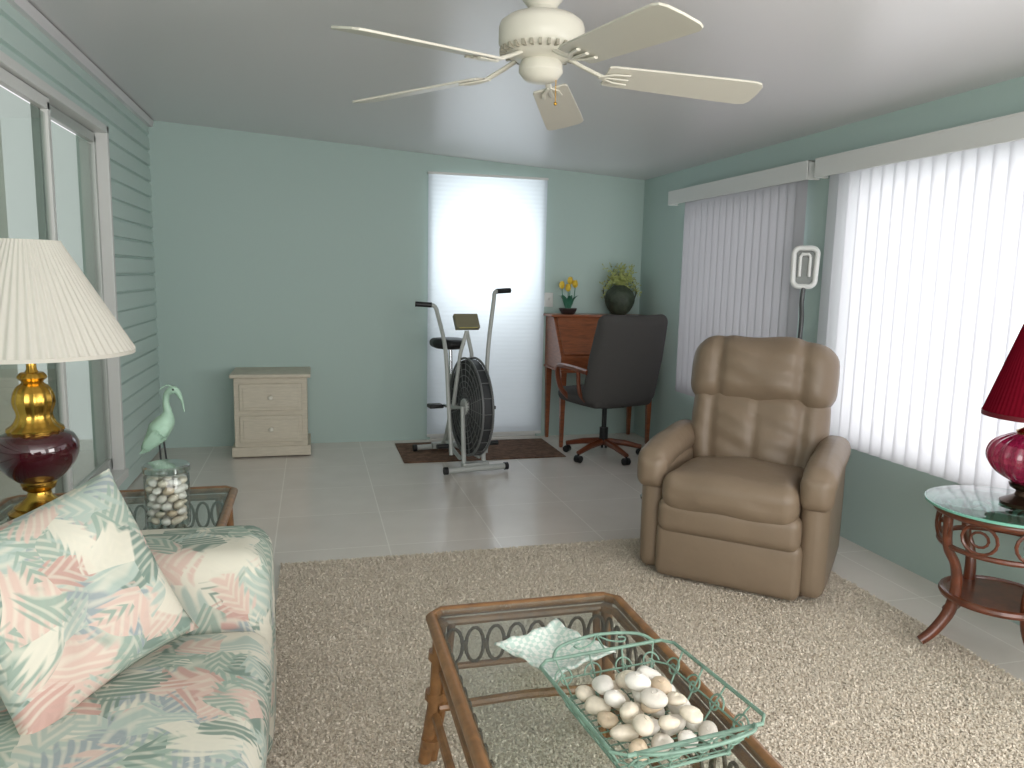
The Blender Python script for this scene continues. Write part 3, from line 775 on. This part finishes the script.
# tulips
tp = thing('potted_tulips', 'small pot of yellow tulips on left end of the desk', 'plant', (1.97, 5.77, 1.013))
MB().disc([(.05, 0), (.068, .03), (.070, .045), (.06, .045)], (0, 0, 0), 20).tube(circ(.069, .042, 20), .004, 6, True).build('pot', POT, tp)
for k, (x_, y_, h_) in enumerate(((-.055, 0, .20), (-.01, -.02, .18), (.055, 0, .21), (.02, .02, .235))):
    st_ = MB().tube(spline([(x_*.3, y_*.3, .04), (x_*.8, y_, .11), (x_, y_, h_)], 3), .0035, 6).build('stem', LEAF, tp)
    MB().lathe([(.002, 0), (.019, .014), (.023, .034), (.015, .06), (.006, .063)], (x_, y_, h_-.005), 12, mod=(3, .12)).build('bloom', YEL, tp)
for k in range(7):
    a0 = k*2*PI/7; d = Vector((math.cos(a0), math.sin(a0), 0)); q = Vector((-d.y, d.x, 0))
    MB().grid(lambda u, v: d*(.02+.07*v*v)+q*((u-.5)*.038*math.sin(PI*min(1, v*.93+.07)))+Vector((0, 0, .04+.14*v-.03*v**3)), 2, 7).build('leaf', LEAF, tp, ang=80)
# vase with foliage
vp = thing('foliage_vase', 'round dark green vase of wispy foliage on right side of desk', 'plant', (2.40, 5.75, 1.013))
MB().disc(prof_smooth([(.05, 0), (.09, .04), (.120, .11), (.108, .175), (.065, .22), (.05, .235)]), (0, 0, 0), 40, mod=(20, .03)).build('vase', VASEG, vp)
MB().tube(spline([(-.115, 0, .1), (-.14, 0, .2), (-.07, 0, .30), (0, 0, .315), (.07, 0, .30), (.14, 0, .2), (.115, 0, .1)], 6), .006, 8).build('handle', VASEG, vp)
sp_ = MB(); lf = MB()
for k in range(64):
    a0 = random.uniform(0, 2*PI); rr_ = random.uniform(.03, .14); h_ = random.uniform(.27, .40)
    if k % 3 == 0: h_ = random.uniform(.12, .25); rr_ = .16
    e = Vector((math.cos(a0)*rr_, max(-.13, min(.09, math.sin(a0)*rr_)), h_)); mid_ = Vector((e.x*.4, e.y*.4, .28))
    P = spline([(0, 0, .21), mid_, e], 4); sp_.tube(P, .0013, 4)
    for p in P[2:]:
        for _ in range(2):
            dd = Vector((random.uniform(-1, 1), random.uniform(-.6, .6), random.uniform(-.3, 1))).normalized(); q = dd.cross(Vector((0, 1, .2))).normalized()*.005
            a1 = p; a2 = p+dd*.028
            v_ = [lf.bm.verts.new(x) for x in (a1, (a1+a2)/2+q, a2, (a1+a2)/2-q)]; lf.bm.faces.new(v_)
sp_.build('stems', LEAF_Y, vp); o = lf.build('leaves', LEAF_Y, vp, smooth=False)

# ------------------------------------------------------------ office chair
oc = thing('office_chair', 'charcoal upholstered swivel chair with wooden arms at desk', 'chair', (2.055, 5.12, 0), math.radians(194))
for k in range(5):
    a0 = 2*PI*k/5+.3; d = Vector((math.cos(a0), math.sin(a0), 0))
    lg = MB().tube([d*.03+Vector((0, 0, .115)), d*.16+Vector((0, 0, .10)), d*.29+Vector((0, 0, .07))], [.026, .022, .017], 8).build('base_leg', WOOD_L, oc)
    cs = MB(); c0 = d*.285; q = Vector((-d.y, d.x, 0))
    for sg in (-1, 1):
        c1 = c0+q*(.014*sg); cs.tube([c1-q*.009+Vector((0, 0, .027)), c1+q*.009+Vector((0, 0, .027))], .026, 14)
    cs.tube([c0+Vector((0, 0, .03)), c0+Vector((0, 0, .065))], .008, 8)
    cs.build('caster', BLACK, lg)
MB().tube([(0, 0, .09), (0, 0, .22)], .032, 16).tube([(0, 0, .2), (0, 0, .40)], .018, 14).box((0, 0, .395), (.2, .24, .03)).build('column', BLACK, oc)
MB().rbox((0, -.01, .455), (.52, .50, .10), .045, puff=(0, .01, .02)).build('seat', CHARC, oc)
RC = rotm(math.radians(-14))
def fb(v): return Vector((v.x*(1-.08*max(0, v.z/.34)), v.y+.05*(v.x/.26)**2*-1, v.z))
bo = MB().rbox((0, .290, .735), (.60, .11, .64), .052, puff=(0, .025, .012), rot=RC, fn=fb, n=8).build('backrest', CHARC, oc)
MB().tube([(0, .12, .41), (0, .22, .41), (0, .27, .50)], .02, 8, flat=.5).build('back_bracket', BLACK, oc)
for sx in (-1, 1):
    MB().tube(spline([(sx*.22, -.1, .42), (sx*.29, -.14, .50), (sx*.31, -.17, .62), (sx*.31, -.14, .67), (sx*.31, .0, .675), (sx*.30, .2, .66)], 5), .019, 8).tube(spline([(sx*.22, .12, .42), (sx*.29, .10, .5), (sx*.31, .10, .66)], 4), .015, 8).build('arm', WOOD_L, oc)

# ------------------------------------------------------------ mat and bike
mt_ = MB().rbox((1.19, 5.46, .004), (1.18, .62, .008), .003, n=2).build('floor_mat', BROWNMAT)
tag(mt_, 'rusty brown mottled mat on the tiles under the exercise bike', 'mat')
bk_ = thing('exercise_bike', 'exercise bike with large fan wheel and swinging handlebars', 'exercise bike', (.985, 5.13, 0), math.radians(9))
f = MB()
f.tube([(-.07, -.28, .06), (-.07, -.24, .43), (-.07, -.02, .40)], .016, 8); f.tube([(.07, -.28, .06), (.07, -.24, .43), (.07, -.02, .40)], .016, 8)
f.tube([(0, -.02, .40), (0, .14, .38), (0, .27, .12), (0, .36, .05)], .026, 10)
f.tube([(-.08, -.02, .40), (.08, -.02, .40)], .02, 10)
f.tube([(0, .16, .36), (0, .20, .60)], .026, 10)
f.tube([(-.07, -.05, .40), (-.04, -.10, .78), (0, -.11, .93)], .014, 8); f.tube([(.07, -.05, .40), (.04, -.10, .78), (0, -.11, .93)], .014, 8)
f.tube([(-.07, -.2, .08), (0, .30, .09)], .014, 8); f.tube([(.07, -.2, .08), (0, .30, .09)], .014, 8)
f.build('frame', GREYM, bk_)
for y, w_ in ((-.33, .20), (.38, .2)):
    st_ = MB().tube([(-w_, y, .035), (w_, y, .035)], .02, 12).box((0, y+(.03 if y < 0 else -.03), .05), (.18, .05, .04)).build('stabilizer', GREYM, bk_)
    for sx in (-1, 1): MB().tube([(sx*w_, y, .035), (sx*(w_+.025), y, .035)], .026, 12).build('end_cap', BLACK, st_)
RW = rotm(0, PI/2, 0); wc = (0, -.20, .43)
CAGE = M('cage_grey', (100, 102, 102), .4)
wh = MB()
for x_ in (-.034, .034): wh.tube([(x_, wc[1]+.325*math.cos(q), wc[2]+.325*math.sin(q)) for q in [2*PI*k/48 for k in range(48)]], .008, 8, True)
for rr_ in (.29, .25, .21, .17, .13, .09):
    for x_ in (-.040, .040): wh.tube([(x_, wc[1]+rr_*math.cos(q), wc[2]+rr_*math.sin(q)) for q in [2*PI*k/36 for k in range(36)]], .003, 5, True)
for k in range(20):
    q = 2*PI*k/20
    for x_ in (-.039, .039): wh.tube([(x_, wc[1]+.05*math.cos(q), wc[2]+.05*math.sin(q)), (x_, wc[1]+.325*math.cos(q), wc[2]+.325*math.sin(q))], .0025, 5)
    wh.tube([(-.034, wc[1]+.328*math.cos(q), wc[2]+.328*math.sin(q)), (.034, wc[1]+.328*math.cos(q), wc[2]+.328*math.sin(q))], .003, 5)
wo_ = wh.build('fan_cage', CAGE, bk_)
fb_ = MB()
for k in range(10):
    q = 2*PI*k/10; c_ = Vector((0, wc[1]+.17*math.cos(q), wc[2]+.17*math.sin(q)))
    fb_.box(c_, (.05, .26, .003), Matrix.Rotation(q, 3, 'X') @ rotm(0, .5, 0) )
fb_.lathe([(.001, -.03), (.055, -.03), (.055, .03), (.001, .03)], wc, 24, RW)
fb_.lathe([(.001, -.022), (.300, -.022), (.302, -.030), (.314, -.030), (.314, .030), (.302, .030), (.300, .022), (.001, .022)], wc, 48, RW)
fb_.build('fan_wheel', M('dark_grey_blade', (46, 48, 50), .5), wo_)
MB().lathe([(.001, -.055), (.05, -.055), (.055, -.048), (.055, .048), (.05, .055), (.001, .055)], wc, 24, RW).build('hub_cover', GREYM, wo_)
MB().tube([(0, .20, .55), (0, .225, .79)], .014, 10).build('seat_post', CHROME, bk_)
MB().rbox((0, .24, .815), (.24, .25, .065), .032, puff=(0, .01, .01), fn=lambda v: Vector((v.x*(1 if v.y > 0 else 1+1.2*v.y/.25*1.0), v.y-.0, v.z))).build('seat', BLACK, bk_)
for sx, ph in ((-1, .5), (1, -.5)):
    MB().tube([(sx*.09, -.02, .40), (sx*.10, -.02+.15*math.sin(ph), .40)], .011, 8).build('crank_arm', CHROME, bk_)
    MB().rbox((sx*.165, -.02+.15*math.sin(ph), .40), (.10, .085, .026), .008, n=2).build('pedal', BLACK, bk_)
for sx, dy, tz, ox in ((-1, .10, 1.08, 0), (1, -.10, 1.185, .06)):
    hb = MB().tube(spline([(sx*.125, -.18+dy*.0, .10), (sx*.125, -.14+dy*.3, .45), (sx*(.12+ox*.4), -.08+dy*.6, .80), (sx*(.135+ox), .0+dy, tz-.06), (sx*(.15+ox), .02+dy, tz), (sx*(.18+ox), .04+dy, tz+.015)], 5), .0145, 10).build('handlebar', GREYM, bk_)
    MB().tube([(sx*(.17+ox), .035+dy, tz+.012), (sx*(.28+ox), .06+dy, tz+.018)], .018, 12).build('grip', BLACK, hb)
    MB().tube([(sx*.14, -.16, .16), (sx*.22, -.16, .16)], .016, 10).build('foot_peg', BLACK, bk_)
cs_ = MB().box((0, -.10, .99), (.17, .04, .11), rotm(math.radians(-35))).build('console', M('console_grey', (120, 116, 92), .4), bk_, smooth=False, bevel=.006)
MB().box((0, -.083, 1.003), (.145, .01, .085), rotm(math.radians(-35))).build('display', PANEL_Y, cs_, smooth=False)
MB().box((0, -.122, .985), (.13, .006, .08), rotm(math.radians(-35))).build('back_plate', PANEL_Y, cs_, smooth=False)

# ------------------------------------------------------------ floor lamp
fl = thing('floor_lamp', 'white-headed magnifier floor lamp standing behind the recliner', 'lamp', (2.49, 3.50, 0))
MB().disc([(.11, 0), (.112, .012), (.10, .022), (.03, .03), (.014, .04)], (0, 0, 0), 32).build('base', BLACK, fl)
MB().tube([(0, 0, .03), (0, 0, .95)], .012, 10).build('pole', M('pole_grey', (110, 112, 112), .4, .3), fl)
MB().tube(spline([(0, 0, .95), (.005, 0, 1.1), (-.01, -.01, 1.2), (-.005, -.01, 1.28)], 5), .012, 10).build('gooseneck', M('gooseneck_grey', (84, 86, 86), .4, .3), fl)
RH = rotm(math.radians(-6), 0, math.radians(-38))
def hpt(x, y, z): return Vector((0, 0, 1.38))+RH @ Vector((x, y, z))
def stad(hw, hh, y, n=6, e=.35):
    P = []; r = hw*.55
    for (cx_, cz_, a0_) in ((hw-r, hh-r, 0), (-(hw-r), hh-r, PI/2), (-(hw-r)*.85, -(hh-r), PI), ((hw-r)*.85, -(hh-r), 1.5*PI)):
        for k in range(n+1):
            a = a0_+PI/2*k/n; P.append(hpt(cx_+r*math.cos(a), y, cz_+r*math.sin(a)))
    return P
hd_ = MB(); hd_.tube(stad(.058, .100, 0), .014, 10, True)
hd_.build('lamp_head', WHITE, fl)
hb_ = MB(); hb_.prism([p for p in stad(.054, .096, .010)], RH @ Vector((0, .012, 0))); hb_.build('reflector', M('reflector', (130, 132, 130), .25, .3), fl, smooth=False)
tb = MB()
for x_ in (-.024, .024): tb.tube([hpt(x_, -.004, -.05), hpt(x_, -.004, .055)], .008, 8)
tb.tube([hpt(-.024, -.004, .055), hpt(-.015, -.004, .067), hpt(.015, -.004, .067), hpt(.024, -.004, .055)], .008, 8)
tb.build('tube_bulb', WHITE, fl)

# ------------------------------------------------------------ ceiling fan
fx, fy = .71, 2.42; zc = cz(fx)
cf = thing('ceiling_fan', 'cream five-blade ceiling fan hanging over the rug', 'ceiling fan', (fx, fy, 1.95))
MB().disc([(.02, .16), (.03, .165), (.065, .21), (.07, zc-1.95-.003)], (0, 0, 0), 32).build('canopy', CREAM, cf)
MB().disc(prof_smooth([(.028, .15), (.05, .165), (.04, .185), (.018, .20)], 3), (0, 0, 0), 28).build('downrod', CREAM, cf)
MB().disc([(.05, .155), (.11, .150), (.130, .135), (.135, .12), (.135, .075), (.126, .055), (.10, .035), (.06, .025)], (0, 0, 0), 48).build('motor_housing', CREAM, cf)
vt = MB()
for k in range(30):
    a0 = 2*PI*k/30; vt.box((.122*math.cos(a0), .122*math.sin(a0), .050), (.02, .009, .016), rotm(0, 0, a0))
vt.build('vent_ring', M('fan_vent', (160, 155, 138), .5), cf, smooth=False)
MB().disc([(.055, .03), (.068, .015), (.070, -.010), (.056, -.028), (.045, -.036), (.02, -.042)], (0, 0, 0), 32).build('switch_housing', CREAM, cf)
for k in range(5):
    a0 = math.radians(-7+72*k); Rz = rotm(0, 0, a0); Rp = Rz @ rotm(math.radians(-13), math.radians(3.4), 0)
    prof = [(.21, .056), (.23, .062), (.45, .070), (.60, .075), (.69, .076), (.711, .068), (.721, .050), (.724, .0)]
    out = [(x, w_) for x, w_ in prof]+[(x, -w_) for x, w_ in reversed(prof[:-1])]
    s = MB(); s.prism([Rp @ Vector((x, y, -.0035))+Vector((0, 0, .005)) for x, y in out], Rp @ Vector((0, 0, .007)))
    bl = s.build('blade', CREAM_B, cf, smooth=False, bevel=.002)
    ir = MB()
    ir.tube([Rz @ Vector((.09, 0, .035)), Rz @ Vector((.14, 0, .012)), Rp @ Vector((.20, 0, .0))], .011, 8, flat=.6)
    for sg in (-1, 0, 1): ir.tube([Rp @ Vector((.19, 0, -.002)), Rp @ Vector((.235, sg*.025, -.003)), Rp @ Vector((.285, sg*.030, -.003))], .008, 6, flat=.5)
    ir.build('blade_iron', CREAM, bl)
MB().tube([(.045, -.02, -.030), (.045, -.02, -.10)], .0015, 6).sph((.045, -.02, -.105), .006, 8).build('pull_chain', BRASS, cf)

# switch plate
sw = thing('light_switch', 'white light switch plate on back wall beside the door', 'switch', (1.845, 5.893, 1.12))
MB().rbox((0, 0, 0), (.072, .010, .115), .004, n=2).build('plate', WHITE, sw)
MB().box((0, -.008, .003), (.010, .012, .024), rotm(.4)).build('toggle', WHITE, sw, smooth=False)

# ------------------------------------------------------------ lights
def area(name, loc, direction, sx, sy, power, col=(1, 1, 1)):
    l = bpy.data.lights.new(name, 'AREA'); l.shape = 'RECTANGLE'; l.size = sx; l.size_y = sy; l.energy = power; l.color = col
    o = bpy.data.objects.new(name, l); COL.objects.link(o); o.location = loc
    o.rotation_euler = Vector(direction).to_track_quat('-Z', 'Y').to_euler(); return o
area('daylight_near_window', (XR+.45, (W2[0]+W2[1])/2, 1.25), (-1, 0, 0), 1.9, 2.6, 40, (.98, .99, 1))
area('daylight_far_window', (XR+.45, (W1[0]+W1[1])/2, 1.25), (-1, 0, 0), 1.7, 1.6, 34, (.98, .99, 1))
area('fill_side_opening', (XR+.35, (W_FILL[0]+W_FILL[1])/2, 1.2), (-1, 0, 0), 1.5, 2.2, 90, (1, .99, .97))  # added lamp outside the unseen opening, brightens left wall and sofa
area('daylight_door', (1.33, YB+.45, 1.50), (0, -1, 0), .45, .7, 15, (.98, .99, 1))
area('fill_behind_camera', (.8, YF+.1, 1.35), (0, 1, .22), 3.2, 1.7, 82, (1, .98, .96))  # added fill lamp behind the camera, tilted up to lift ceiling and back wall
w = bpy.data.worlds.new('world'); SC.world = w; w.use_nodes = True
w.node_tree.nodes['Background'].inputs['Color'].default_value = (.91, .91, .92, 1); w.node_tree.nodes['Background'].inputs['Strength'].default_value = 1.1
